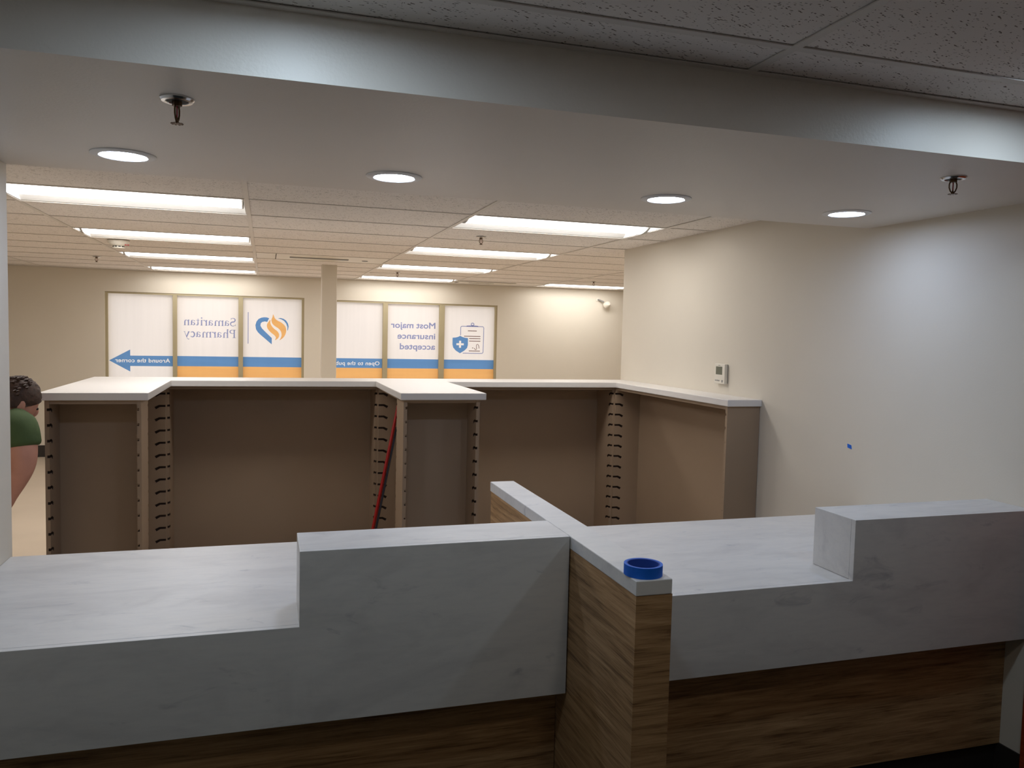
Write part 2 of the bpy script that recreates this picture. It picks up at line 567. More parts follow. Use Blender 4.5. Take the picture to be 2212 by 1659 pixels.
# ------------------------------------------------------------------ downlights
def make_downlight(mat):
    root = D.objects.new('recessed_downlight', None); COL.objects.link(root)
    MB().lathe([(0.066, -0.001), (0.094, 0.0), (0.094, -0.003), (0.088, -0.006), (0.070, -0.007), (0.066, -0.004)], close=True, seg=48).obj('trim_ring', M['trof_white'], root, smooth=True)
    b = MB().lathe([(0.0005, -0.0035), (0.03, -0.0035), (0.0655, -0.003), (0.0655, -0.001)], seg=48)
    b.obj('lens', mat, root, smooth=True)
    return root
dl = make_downlight(M['down'])
dlabs = ['round glowing downlight at the left end of the soffit', 'round glowing downlight second from the left in the soffit',
         'round glowing downlight third from the left in the soffit', 'rightmost round glowing downlight, near the right wall']
for k, x in enumerate([-0.42, 0.413, 1.437, 2.254]):
    o = dl if k == 0 else copy_tree(dl)
    o.location = (x, 2.735, ZS)
    setp(o, dlabs[k], 'downlight', 'round downlights in the soffit')
fl = make_downlight(M['front_down'])
for k, (x, y) in enumerate([(0.06, 1.42), (1.92, 1.455)]):
    o = fl if k == 0 else copy_tree(fl)
    o.location = (x, y, ZC)
    setp(o, ['downlight in the front ceiling above the soffit face, left one', 'downlight in the front ceiling above the soffit face, right one'][k], 'downlight', 'downlights in the front ceiling')
rl = make_downlight(M['rear_down'])  # unseen fill lamp, added to brighten the partition end and marble fronts
for k, (x, y) in enumerate([(0.95, 0.78)]):
    o = rl if k == 0 else copy_tree(rl)
    o.location = (x, y, ZC)
    setp(o, ['downlight in the front ceiling facing the end of the low partition'][k], 'downlight', 'downlights in the front ceiling')

# ------------------------------------------------------------------ sprinklers
def make_sprinkler(recess=True, angle=0.0):
    root = D.objects.new('fire_sprinkler', None); COL.objects.link(root)
    if recess:
        MB().lathe([(0.024, -0.001), (0.038, 0.0), (0.038, -0.003), (0.034, -0.007), (0.026, -0.0075), (0.024, -0.004)], close=True, seg=32).obj('escutcheon', M['chrome'], root, smooth=True)
        MB().lathe([(0.0235, -0.0062), (0.0005, -0.006)], seg=24).obj('cup', M['black'], root)
    else:
        MB().lathe([(0.0005, -0.001), (0.036, -0.001), (0.030, -0.005), (0.012, -0.007)], seg=24).obj('escutcheon', M['chrome'], root, smooth=True)
    f = MB()
    f.lathe([(0.0005, -0.006), (0.011, -0.006), (0.011, -0.016), (0.0005, -0.016)], seg=6)
    ca, sa = math.cos(angle), math.sin(angle)
    for s in (-1, 1):
        pr = [(0.0085, -0.014), (0.0115, -0.022), (0.0115, -0.032), (0.008, -0.042), (0.003, -0.048)]
        f.tube([(s * r * ca, s * r * sa, z) for r, z in pr], 0.0022, 6)
    f.tube([(0, 0, -0.040), (0, 0, -0.052)], [0.002, 0.0045], 8)
    f.obj('frame', M['brass'], root)
    MB().tube([(0, 0, -0.016), (0, 0, -0.040)], 0.0017, 8).obj('glass_bulb', M['bulb'], root, smooth=True)
    d = MB().lathe([(0.0005, -0.051), (0.006, -0.051), (0.006, -0.0525), (0.0005, -0.0525)], seg=16)
    for k in range(10):
        a = 2 * PI * k / 10
        c, s_ = math.cos(a), math.sin(a)
        p = lambda r, t, z: (r * c - t * s_, r * s_ + t * c, z)
        d.add([p(0.005, -0.0014, -0.051), p(0.014, -0.0022, -0.0515), p(0.014, 0.0022, -0.0515), p(0.005, 0.0014, -0.051),
               p(0.005, -0.0014, -0.0522), p(0.014, -0.0022, -0.0527), p(0.014, 0.0022, -0.0527), p(0.005, 0.0014, -0.0522)],
              [(0, 1, 2, 3), (7, 6, 5, 4), (0, 4, 5, 1), (1, 5, 6, 2), (2, 6, 7, 3), (3, 7, 4, 0)])
    d.obj('deflector', M['brass'], root)
    return root
s1 = make_sprinkler(True, 1.25)
s1.location = (-0.197, 2.018, ZS)
s1.scale = (1, 1, 1.1)
setp(s1, 'sprinkler head seen edge-on at the left of the soffit, above the leftmost downlight', 'sprinkler')
s2 = make_sprinkler(True, -0.35)
s2.location = (2.058, 2.018, ZS)
setp(s2, 'sprinkler head with red glass bulb at the right of the soffit', 'sprinkler')
sp = make_sprinkler(False, 0.0)
for k, (x, y, l) in enumerate([(1.424, 5.40, 'larger sprinkler head in the tiled ceiling between the two nearest middle troffers'),
                               (1.420, 9.06, 'small distant sprinkler head in front of the farthest middle troffer'),
                               (3.87, 9.18, 'small distant sprinkler head above the far right troffer near the wall corner'),
                               (-1.60, 8.80, 'small distant sprinkler head left of the left troffer column')]):
    o = sp if k == 0 else copy_tree(sp)
    o.location = (x, y, ZC)
    setp(o, l, 'sprinkler', 'sprinkler heads in the tiled ceiling')

# smoke detector
sd = thing('smoke_detector', 'white round smoke detector with dark vents in the left of the tiled ceiling', 'smoke detector', (-1.118, 7.02, ZC))
MB().lathe([(0.0005, 0.0), (0.082, 0.0), (0.082, -0.008), (0.074, -0.022), (0.052, -0.040), (0.047, -0.042)], seg=40).obj('base', M['plastic'], sd, smooth=True)
MB().lathe([(0.046, -0.042), (0.040, -0.043), (0.040, -0.052), (0.048, -0.053), (0.045, -0.060), (0.0005, -0.062)], seg=40).obj('sensor_cap', M['plastic'], sd, smooth=True)
v = MB()
for k in range(10):
    a = 2 * PI * k / 10
    c, s = math.cos(a), math.sin(a)
    q = lambda r, t, z: (r * c - t * s, r * s + t * c, z)
    v.add([q(0.0415, -0.009, -0.044), q(0.0415, 0.009, -0.044), q(0.0415, 0.009, -0.0515), q(0.0415, -0.009, -0.0515)], [(0, 1, 2, 3)])
v.obj('vent_slots', M['black'], sd)
tg = MB().box(0.052, 0.066, -0.048, -0.0465, -0.040, -0.030).box(0.071, 0.083, -0.048, -0.0465, -0.040, -0.030).obj('red_tag', M['red_print'], sd)

# ceiling cassette with a grey flap and a small sensor in the middle column
cs = thing('ceiling_cassette', 'flat white air unit with a thin grey flap in the ceiling before the column', 'air conditioner', (0.511, 7.785, ZC))
MB().box(-0.42, 0.596, -0.293, 0.293, 0.0035, 0.02).obj('panel', M['plastic'], cs, bevel=0.002)
MB().box(-0.596, -0.426, -0.293, 0.293, 0.0035, 0.02).obj('side_panel', M['plastic'], cs, bevel=0.002)
MB().box(-0.30, 0.24, -0.03, 0.035, -0.003, 0.0035).obj('air_flap', M['plastic_grey'], cs, bevel=0.0025)
MB().lathe([(0.0005, 0.0), (0.028, 0.001), (0.030, 0.0035)], (-0.0 + 0.0, 0.0, 0.0), seg=16).obj('sensor', M['black'], cs).location = (0.40, 0.05, 0)
# supply grille beside the far middle troffer
gr = thing('slot_diffuser', 'white ceiling diffuser with two dark slots left of the far right troffer', 'vent', (2.56, 10.32, ZC))
MB().box(-0.20, 0.60, -0.22, 0.16, -0.004, 0.0).obj('panel', M['plastic'], gr, bevel=0.002)
MB().box(-0.0, 0.34, -0.045, -0.015, -0.0055, -0.0035).obj('slot', M['black'], gr)
MB().box(-0.175, -0.145, -0.08, 0.10, -0.0055, -0.0035).obj('slot', M['black'], gr)

# lamp head on the back wall
eh = thing('emergency_lamp_head', 'small white lamp head on a bracket high on the far wall by the right corner', 'emergency light', (4.70, YW, 2.075))
MB().tube([(-0.10, -0.01, 0.06), (-0.06, -0.03, 0.045), (-0.02, -0.055, 0.025)], 0.012, 8).obj('bracket', M['plastic_grey'], eh, smooth=True)
MB().box(-0.125, -0.075, -0.012, 0.0, 0.035, 0.085).obj('mount_plate', M['plastic'], eh, bevel=0.003)
hd = MB().lathe([(0.0005, 0.045), (0.03, 0.04), (0.045, 0.02), (0.048, -0.03), (0.040, -0.034), (0.0005, -0.030)], seg=20).obj('lamp_housing', M['plastic'], eh, smooth=True)
hd.location = (0.02, -0.08, -0.01); hd.rotation_euler = (math.radians(65), math.radians(18), 0)
led = MB()
for k in range(3):
    a = 2 * PI * k / 3 + 0.5
    led.lathe([(0.0005, -0.0355), (0.011, -0.0345)], (0.024 * math.cos(a), 0.024 * math.sin(a), 0), seg=10)
led.obj('lamp_recesses', M['plastic_grey'], hd)

# ------------------------------------------------------------------ windows with printed frosted film
def poly_mesh(name, loops, mat, y, parent, mirror=False):
    """flat vinyl cut from outer and inner outlines (x, z) on the plane y"""
    bm = bmesh.new()
    es = []
    for lp in loops:
        vs = [bm.verts.new((x, y, z)) for x, z in lp]
        for i in range(len(vs)):
            es.append(bm.edges.new((vs[i], vs[(i + 1) % len(vs)])))
    bmesh.ops.triangle_fill(bm, edges=es, use_beauty=True, use_dissolve=False, normal=(0, -1, 0))
    for f in bm.faces:
        if f.normal.y > 0: f.normal_flip()
    me = D.meshes.new(name); bm.to_mesh(me); bm.free()
    me.materials.append(mat)
    return link(name, me, parent)

def text_mesh(txt, bold=0.0, spacing=1.0):
    cu = D.curves.new('t', 'FONT'); cu.body = txt; cu.size = 1.0; cu.offset = bold; cu.space_character = spacing
    cu.resolution_u = 4; cu.fill_mode = 'FRONT'
    ob = D.objects.new('t', cu); COL.objects.link(ob)
    dg = bpy.context.evaluated_depsgraph_get()
    me = D.meshes.new_from_object(ob.evaluated_get(dg))
    D.objects.remove(ob); D.curves.remove(cu)
    bm = bmesh.new(); bm.from_mesh(me); D.meshes.remove(me)
    bmesh.ops.remove_doubles(bm, verts=bm.verts, dist=0.0005)
    return bm

def text_loops(txt, xr, xl, zb, cap, bold=0.0, spacing=1.0):
    """outline loops of mirrored lettering: starts at xr (right) and runs left to xl; baseline zb, capital height cap"""
    bm = text_mesh(txt, bold, spacing)
    xs = [v.co.x for v in bm.verts]
    x0, x1 = min(xs), max(xs)
    sx = (xr - xl) / (x1 - x0)
    sz = cap / 0.72
    nxt = {}
    for e in bm.edges:
        if len(e.link_faces) == 1:
            a, b = e.verts
            nxt.setdefault(a.index, []).append(b.index); nxt.setdefault(b.index, []).append(a.index)
    bm.verts.ensure_lookup_table()
    loops = []; seen = set()
    for s in nxt:
        if s in seen: continue
        lp = [s]; seen.add(s); cur = s
        while True:
            c = [k for k in nxt[cur] if k not in seen]
            if not c: break
            cur = c[0]; seen.add(cur); lp.append(cur)
        if len(lp) > 2:
            loops.append([(xr - (bm.verts[i].co.x - x0) * sx, zb + bm.verts[i].co.y * sz) for i in lp])
    bm.free()
    return loops

YG = YW + 0.050                    # plane of the film
def make_window(name, x0, x1, z0, z1, mull):
    root = D.objects.new(name, None); COL.objects.link(root); struct(root)
    fw = 0.030
    b = MB()
    b.box(x0, x0 + fw, YW + 0.01, YW + 0.11, z0, z1).box(x1 - fw, x1, YW + 0.01, YW + 0.11, z0, z1)
    b.box(x0 + fw, x1 - fw, YW + 0.01, YW + 0.11, z0, z0 + fw).box(x0 + fw, x1 - fw, YW + 0.01, YW + 0.11, z1 - 0.022, z1)
    b.obj('window_frame', M['frame'], root)
    MB().box(x0 - 0.01, x1 + 0.01, YW - 0.03, YW + 0.012, z0 - 0.025, z0).obj('window_sill', M['frame'], root, bevel=0.004)
    edges = [x0 + fw]
    for a, c in mull:
        MB().box(a, c, YW + 0.012, YW + 0.105, z0 + fw, z1 - 0.022).obj('mullion', M['frame'], root, bevel=0.002)
        edges += [a, c]
    edges.append(x1 - fw)
    panes = []
    for k in range(0, len(edges), 2):
        pb = MB().box(edges[k] - 0.002, edges[k + 1] + 0.002, YG, YG + 0.006, z0 + fw - 0.002, z1 - 0.020)
        pb.mi[2] = 1                       # the frosted film is stuck on the room side of the glass
        panes.append(pb.obj('pane', [M['clear_glass'], M['film_white']], root))
    return root, panes, edges

D1 = YG - 0.0015
D2 = YG - 0.003
w1, p1, e1 = make_window('window_1', *W1, [(-1.108, -1.058), (-0.333, -0.277)])
w2, p2, e2 = make_window('window_2', *W2, [(1.502, 1.568), (2.272, 2.347)])
ZB0, ZB1 = 1.107, 1.234            # blue band
def rect(a, b, c, d): return [(a, c), (b, c), (b, d), (a, d)]
for pn, ee, k in ((p1, e1, 1), (p1, e1, 2), (p2, e2, 1), (p2, e2, 2), (p2, e2, 0)):
    a, b_ = ee[2 * k], ee[2 * k + 1]
    poly_mesh('orange_band', [rect(a, b_, 0.752, ZB0)], M['film_orange'], D1, pn[k])
    if pn is p2 and k == 0: continue
    poly_mesh('blue_band', [rect(a, b_, ZB0, ZB1)], M['film_blue'], D1, pn[k])
# arrow with cut-out lettering
lp = text_loops('Around the corner', -1.142, -1.768, 1.150, 0.051, 0.018, 1.05)
arrow = [(-1.108, ZB0 - 0.004), (-1.108, ZB1 - 0.001), (-1.598, ZB1 - 0.003), (-1.598, 1.306), (-1.834, 1.170), (-1.598, 1.034), (-1.598, ZB0 - 0.004)]
poly_mesh('blue_arrow', [arrow] + lp, M['film_blue'], D1, p1[0])['label'] = 'blue arrow pointing left with white mirrored lettering'
lp = text_loops('Open to the public', 1.468, 0.812, 1.145, 0.053, 0.014, 1.05)
poly_mesh('blue_band', [rect(e2[0], e2[1], ZB0, ZB1)] + lp, M['film_blue'], D1, p2[0])['label'] = 'blue band with white mirrored lettering'
# sans serif lines
for t, xl, zb, cap in (('Most major', 1.613, 1.656, 0.082), ('insurance', 1.705, 1.511, 0.082), ('accepted', 1.739, 1.368, 0.082)):
    o = poly_mesh('lettering', text_loops(t, 2.226, xl, zb, cap, 0.02), M['film_lilac'], D1, p2[1])
    o['label'] = 'mirrored grey-blue line of lettering'

# serif lettering drawn as outlines: thick stems, thin hairlines, bracketed feet
def stroke(pts, ws):
    """outline of a stroke through pts with widths ws"""
    L = []; R_ = []
    n = len(pts)
    for i, (x, y) in enumerate(pts):
        a = pts[max(i - 1, 0)]; b = pts[min(i + 1, n - 1)]
        dx, dy = b[0] - a[0], b[1] - a[1]
        l = math.hypot(dx, dy) or 1
        nx, ny = -dy / l, dx / l
        w = (ws[i] if isinstance(ws, (list, tuple)) else ws) / 2
        L.append((x + nx * w, y + ny * w)); R_.append((x - nx * w, y - ny * w))
    return L + R_[::-1]

def arc(cx, cy, rx, ry, a0, a1, n=12):
    return [(cx + rx * math.cos(math.radians(a0 + (a1 - a0) * k / n)), cy + ry * math.sin(math.radians(a0 + (a1 - a0) * k / n))) for k in range(n + 1)]
def wts(n, lo, hi):      # thick in the middle
    return [lo + (hi - lo) * math.sin(PI * k / n) for k in range(n + 1)]
ST, HL = 0.095, 0.035
def bar(x0, x1, y, h=0.03): return [(x0, y), (x1, y), (x1, y + h), (x0, y + h)]
def stem(x, y0, y1, w=ST): return [(x - w / 2, y0), (x + w / 2, y0), (x + w / 2, y1), (x - w / 2, y1)]
def glyph(ch):
    X = 0.47
    if ch == 'S':
        p = arc(0.27, 0.53, 0.17, 0.165, 35, 270, 14)[:-1] + arc(0.27, 0.19, 0.19, 0.175, 90, -145, 14)
        n = len(p) - 1
        ws = [HL + (0.10 - HL) * (max(0, math.sin(PI * (k / n))) ** 1.5) for k in range(n + 1)]
        return [stroke(p, ws), [(0.40, 0.56), (0.43, 0.56), (0.43, 0.71), (0.40, 0.68)], [(0.06, 0.0), (0.09, 0.03), (0.09, 0.16), (0.06, 0.16)]], 0.52
    if ch == 'P':
        bowl = [(0.20, 0.665)] + arc(0.30, 0.52, 0.185, 0.145, 90, -90, 12) + [(0.20, 0.375)]
        n = len(bowl) - 1
        return [stem(0.16, 0.0, 0.68), bar(0.03, 0.30, 0.0), bar(0.03, 0.20, 0.65), stroke(bowl, [HL + (0.09 - HL) * math.sin(PI * k / n) ** 2 for k in range(n + 1)])], 0.57
    if ch in 'hnmr':
        top = 0.72 if ch == 'h' else X
        g = [stem(0.11, 0, top), bar(0.02, 0.21, 0.0, 0.025), [(0.02, top - 0.045), (0.11, top - 0.03), (0.11, top + 0.012), (0.02, top - 0.02)]]
        if ch == 'r':
            g += [stroke([(0.14, 0.30), (0.20, 0.41), (0.27, 0.445), (0.33, 0.425)], [HL, 0.05, 0.075, 0.08])]
            return g, 0.36
        for q in range(2 if ch == 'm' else 1):
            x = 0.11 + 0.28 * q
            g += [stroke([(x + 0.03, 0.34), (x + 0.09, 0.42), (x + 0.17, 0.445), (x + 0.23, 0.42), (x + 0.265, 0.34), (x + 0.27, 0.26)], [HL, HL, 0.05, 0.075, 0.09, ST]),
                  stem(x + 0.27, 0, 0.27), bar(x + 0.18, x + 0.36, 0, 0.025)]
        return g, 0.52 if ch != 'm' else 0.80
    if ch == 'a':
        return [stroke([(0.08, 0.36), (0.13, 0.425), (0.21, 0.45), (0.29, 0.42), (0.315, 0.34), (0.315, 0.10), (0.345, 0.035), (0.41, 0.05)], [0.08, HL, HL, 0.07, ST, ST, 0.06, HL]),
                stroke([(0.30, 0.285), (0.18, 0.25), (0.10, 0.19), (0.09, 0.10), (0.15, 0.035), (0.23, 0.045), (0.30, 0.10)], [HL, 0.045, 0.075, 0.095, 0.06, HL, HL])], 0.44
    if ch == 'i':
        return [stem(0.11, 0, X), bar(0.02, 0.21, 0.0, 0.025), [(0.02, X - 0.045), (0.11, X - 0.03), (0.11, X + 0.012), (0.02, X - 0.02)], arc(0.105, 0.64, 0.058, 0.058, 0, 330, 11)], 0.24
    if ch == 't':
        return [stroke([(0.14, 0.60), (0.14, 0.12), (0.17, 0.045), (0.23, 0.03), (0.29, 0.07)], [0.03, ST, 0.085, 0.06, HL]), bar(0.03, 0.28, 0.43, 0.035)], 0.31
    if ch == 'c':
        p = arc(0.24, 0.235, 0.165, 0.215, 45, 320, 16)
        n = len(p) - 1
        return [stroke(p, wts(n, 0.035, 0.105))], 0.42
    if ch == 'y':
        return [stroke([(0.08, X - 0.01), (0.25, 0.03)], ST), stroke([(0.41, X - 0.01), (0.25, 0.02), (0.19, -0.12), (0.12, -0.17), (0.06, -0.15)], [HL, HL, HL, 0.05, 0.07]),
                bar(0.0, 0.17, X - 0.02, 0.025), bar(0.33, 0.48, X - 0.02, 0.025)], 0.47
def serif_line(word, xr, xl, zb, cap, parent):
    adv = 0; polys = []
    for ch in word:
        g, w = glyph(ch)
        polys += [[(x + adv, y) for x, y in pl] for pl in g]
        adv += w
    sx = (xr - xl) / adv; sz = cap / 0.68
    bm = bmesh.new(); k = 0
    for pl in polys:
        h = len(pl)
        yy = D1 - 0.00002 * k; k += 1
        if h % 2 == 0 and h > 4:        # a stroke: ribbon of quads
            m_ = h // 2
            a = [bm.verts.new((xr - x * sx, yy, zb + z * sz)) for x, z in pl]
            for i in range(m_ - 1):
                bm.faces.new((a[i], a[i + 1], a[h - 2 - i], a[h - 1 - i]))
        else:
            bm.faces.new([bm.verts.new((xr - x * sx, yy, zb + z * sz)) for x, z in pl])
    me = D.meshes.new('lettering'); bm.to_mesh(me); bm.free()
    me.materials.append(M['film_lilac'])
    o = link('lettering', me, parent); o['label'] = 'mirrored slate-blue serif word'
serif_line('Samaritan', -0.358, -0.992, 1.623, 0.100, p1[1])
serif_line('Pharmacy', -0.360, -0.984, 1.474, 0.102, p1[1])

def c2(x, y):   # outline coordinates of the left sign -> metres on the film
    return (-0.127 + (x - 1556) * (0.412 / 318), 1.401 + (640 - y) * (0.387 / 295))
def c3(x, y):
    return (2.578 + (x - 1590) * (0.340 / 252), 1.324 + (825 - y) * (0.376 / 300))
def smooth_loop(pts, n=6):
    out = []; m_ = len(pts)
    for i in range(m_):
        p0, p1_, p2_, p3 = (Vector(pts[(i + k - 1) % m_]) for k in range(4))
        for k in range(n):
            t = k / n
            q = 0.5 * ((2 * p1_) + (p2_ - p0) * t + (2 * p0 - 5 * p1_ + 4 * p2_ - p3) * t * t + (3 * p1_ - p0 - 3 * p2_ + p3) * t ** 3)
            out.append((q.x, q.y))
    return out
pl = p1[2]
heart = [(1686, 383), (1664, 376), (1640, 375), (1612, 380), (1585, 394), (1566, 420), (1556, 455), (1562, 495), (1580, 524), (1605, 548), (1712, 640), (1712, 578), (1640, 508), (1618, 485), (1604, 460), (1606, 437), (1620, 422), (1645, 416), (1668, 420)]
poly_mesh('heart_outline', [[c2(*p) for p in heart]], M['film_blue'], D1, pl)['label'] = 'blue left half of a heart'
cres = [(1770, 382), (1795, 378), (1825, 386), (1850, 403), (1867, 430), (1874, 460), (1866, 500), (1862, 500), (1862, 465), (1850, 432), (1828, 405), (1800, 390)]
poly_mesh('heart_outline', [[c2(*p) for p in cres]], M['film_blue'], D1, pl)['label'] = 'thin blue right half of a heart'
fl1 = [(1698, 400), (1676, 425), (1665, 452), (1672, 485), (1700, 520), (1735, 548), (1752, 572), (1744, 598), (1774, 576), (1783, 545), (1768, 513), (1730, 482), (1705, 450), (1698, 425)]
fl2 = [(1725, 345), (1718, 372), (1708, 398), (1715, 432), (1740, 458), (1778, 484), (1800, 512), (1806, 548), (1796, 580), (1786, 598), (1822, 572), (1844, 535), (1850, 492), (1838, 455), (1805, 424), (1762, 402), (1740, 380)]
for f_ in (fl1, fl2):
    poly_mesh('flame', [smooth_loop([c2(*p) for p in f_], 4)], M['film_orange'], D2, pl)['label'] = 'orange tongue of a flame'
poly_mesh('divider_line', [[c2(1484, 637), c2(1491, 637), c2(1491, 330), c2(1484, 330)]], M['film_lilac'], D1, pl)

pc = p2[2]
def strk(pts, w, mat, name, lab=None):
    q = [c3(*p) for p in pts]
    bm = bmesh.new()
    o_ = stroke(q, w)
    a = [bm.verts.new((x, D1, z)) for x, z in o_]; h = len(a)
    for i in range(h // 2 - 1): bm.faces.new((a[i], a[i + 1], a[h - 2 - i], a[h - 1 - i]))
    me = D.meshes.new(name); bm.to_mesh(me); bm.free(); me.materials.append(mat)
    o = link(name, me, pc)
    if lab: o['label'] = lab
def rr(cx, cy, r, a0, a1): return [(cx + r * math.cos(math.radians(a)), cy - r * math.sin(math.radians(a))) for a in (a0, (2 * a0 + a1) / 3, (a0 + 2 * a1) / 3, a1)]
strk([(1594, 625)] + rr(1610, 541, 16, 180, 90) + rr(1823, 541, 16, 90, 0) + rr(1820, 806, 17, 0, -90) + [(1620, 823)], 0.010, M['film_lilac'], 'clipboard_outline', 'lilac outline of a clipboard')
poly_mesh('clip', [[c3(*p) for p in [(1652, 528), (1658, 517), (1700, 514), (1738, 514), (1776, 517), (1782, 528)]]], M['film_lilac'], D2, pc)
ring = [c3(1718 + 19 * math.cos(2 * PI * k / 20), 502 + 19 * math.sin(2 * PI * k / 20)) for k in range(20)]
ring2 = [c3(1718 + 10 * math.cos(2 * PI * k / 20), 502 + 10 * math.sin(2 * PI * k / 20)) for k in range(20)]
poly_mesh('clip_ring', [ring, ring2], M['film_lilac'], D2 - 0.0003, pc)
for a, b_, y in ((1670, 1765, 575), (1630, 1805, 635), (1685, 1805, 660), (1685, 1805, 688), (1684, 1802, 798)):
    strk([(a, y), (b_, y)], 0.010, M['film_brown'], 'printed_line')
strk([(1792, 768), (1788, 735), (1778, 721), (1766, 726), (1764, 748), (1768, 775), (1757, 785), (1740, 765)], 0.008, M['film_brown'], 'signature')
strk([(1718, 764), (1730, 764)], 0.010, M['film_brown'], 'printed_line')
sh = [(1510, 655), (1540, 652), (1566, 645), (1590, 632), (1614, 645), (1642, 652), (1672, 655), (1673, 730), (1664, 765), (1636, 795), (1590, 825), (1545, 795), (1518, 762), (1510, 730)]
a_, w_ = 39, 11
cr = [(1590 - w_, 725 - a_), (1590 + w_, 725 - a_), (1590 + w_, 725 - w_), (1590 + a_, 725 - w_), (1590 + a_, 725 + w_), (1590 + w_, 725 + w_), (1590 + w_, 725 + a_), (1590 - w_, 725 + a_), (1590 - w_, 725 + w_), (1590 - a_, 725 + w_), (1590 - a_, 725 - w_), (1590 - w_, 725 - w_)]
poly_mesh('shield', [[c3(*p) for p in sh], [c3(*p) for p in cr]], M['film_blue'], D2, pc)['label'] = 'blue shield with a white cross'

# ------------------------------------------------------------------ reception counters and pony wall
ct = 0.020
def counter(name, label, x0, x1, lx0, lx1):
    t = thing(name, label, 'counter')
    MB().box(x0, x1, Y1 + ct, 3.035, ZL - 0.038, ZL).obj('countertop', M['marble'], t, bevel=0.002)
    # ledge box: top, back, exposed end
    b = MB()
    b.box(lx0, lx1, Y1 + ct, 2.354, ZL + 0.0005, ZH)
    b.obj('raised_ledge', M['marble'], t, bevel=0.0015)
    # L-shaped front apron, one slab
    full = x1
    if lx0 > x0 and x1 < 1: x1 = x1 - 0.0012; lx1 = x1
    pts = [(x0, ZA), (x1, ZA)]
    if lx0 > x0: pts = [(x0, ZA), (x1, ZA), (x1, ZH), (lx0, ZH), (lx0, ZL), (x0, ZL)]
    b = MB()
    n = len(pts)
    vs = [(x, Y1, z) for x, z in pts] + [(x, Y1 + ct, z) for x, z in pts]
    b.add(vs, [tuple(range(n)), tuple(range(n, 2 * n))[::-1]] + [(i, (i + 1) % n, n + (i + 1) % n, n + i) for i in range(n)])
    b.obj('front_apron', M['marble'], t, bevel=0.0012)
    x1 = full
    MB().box(x0, x1, 2.235, 2.26, 0.115, ZL - 0.038).obj('front_panel', M['wood'], t)
    MB().box(x0, x1, 2.250, 2.262, 0, 0.115).obj('toe_kick', M['base'], t)
    return t
counter('reception_counter', 'low marble counter left of the wood partition, with a raised ledge at its right end', XL + 0.001, 0.8563, 0.0885, 0.8563)
counter('reception_counter', 'low marble counter right of the wood partition, raised ledge by the right wall', 0.9575, XR - 0.001, 1.868, XR - 0.001)
pw = thing('low_partition', 'oak-laminate low partition with a pale marble cap between the two counters', 'partition', (0.907, 2.37, 0))
MB().box(-0.0485, 0.049, 1.7145 - 2.37, 3.017 - 2.37, 0, 0.983).obj('wood_panel', M['wood'], pw)
MB().box(-0.0500, 0.0475, 1.713 - 2.37, 3.026 - 2.37, 0.9832, ZH).obj('marble_cap', M['marble'], pw, bevel=0.0025, bseg=3)
# roll of tape
tp = thing('tape_roll', 'roll of blue painter tape lying on the front end of the marble cap', 'tape', (0.900, 1.765, ZH + 0.0003))
MB().lathe([(0.0415, 0), (0.048, 0.0), (0.048, 0.027), (0.0415, 0.027)], seg=56, close=True).obj('tape_winding', M['tape'], tp, smooth=True)
MB().lathe([(0.0385, 0.0005), (0.0413, 0.0005), (0.0413, 0.0265), (0.0385, 0.0265)], seg=56, close=True).obj('cardboard_core', M['tape_core'], tp, smooth=True)

# ------------------------------------------------------------------ shelf units with grooved side panels
GP = 0.0762
def groove_cutter(h, top, side, depth=0.010):
    """bent grooves: in from the front edge (v=0), then bending down; v runs back, z up; side = which face of a panel thickness t"""
    b = MB()
    n = int((top - 0.12) / GP) + 1
    for k in range(n):
        z = top - k * GP
        w = 0.0065
        up = [(-0.004, z + w), (0.036, z + w), (0.062, z - 0.006), (0.054, z - 0.020), (0.031, z - w), (-0.004, z - w)]
        b.add([(-depth, v_, zz) for v_, zz in up] + [(depth, v_, zz) for v_, zz in up],
              [tuple(range(6)), tuple(range(6, 12))[::-1]] + [(i, (i + 1) % 6, 6 + (i + 1) % 6, 6 + i) for i in range(6)])
    return b
_pc = {}
def panel_mesh(d, h, t, back=False, name='side_panel'):
    """panel in local space: x 0..t (grooved face at x=0), y 0 (front edge) .. d, z 0..h"""
    key = (round(d, 3), round(h, 3), round(t, 3), back)
    if key in _pc: return _pc[key]
    me = MB().box(0, t, 0, d, 0, h).mesh(name, [M['melamine'], M['groove']])
    o = D.objects.new('p', me); COL.objects.link(o)
    cm = groove_cutter(h, 1.192, 0).mesh('c', [M['melamine'], M['groove']])
    for p in cm.polygons: p.material_index = 1
    if back:      # second set of grooves near the rear edge, mirrored
        bm = bmesh.new(); bm.from_mesh(cm)
        g = bmesh.ops.duplicate(bm, geom=bm.faces[:] + bm.verts[:] + bm.edges[:])
        for v_ in [e for e in g['geom'] if isinstance(e, bmesh.types.BMVert)]: v_.co.y = d - 0.085 + v_.co.y
        bm.to_mesh(cm); bm.free()
        for p in cm.polygons: p.material_index = 1
    c = D.objects.new('c', cm); COL.objects.link(c)
    md = o.modifiers.new('b', 'BOOLEAN'); md.object = c; md.operation = 'DIFFERENCE'; md.solver = 'EXACT'
    dg = bpy.context.evaluated_depsgraph_get(); dg.update()
    r = D.meshes.new_from_object(o.evaluated_get(dg), depsgraph=dg)
    D.objects.remove(o); D.objects.remove(c)
    r.name = name
    _pc[key] = r
    return r

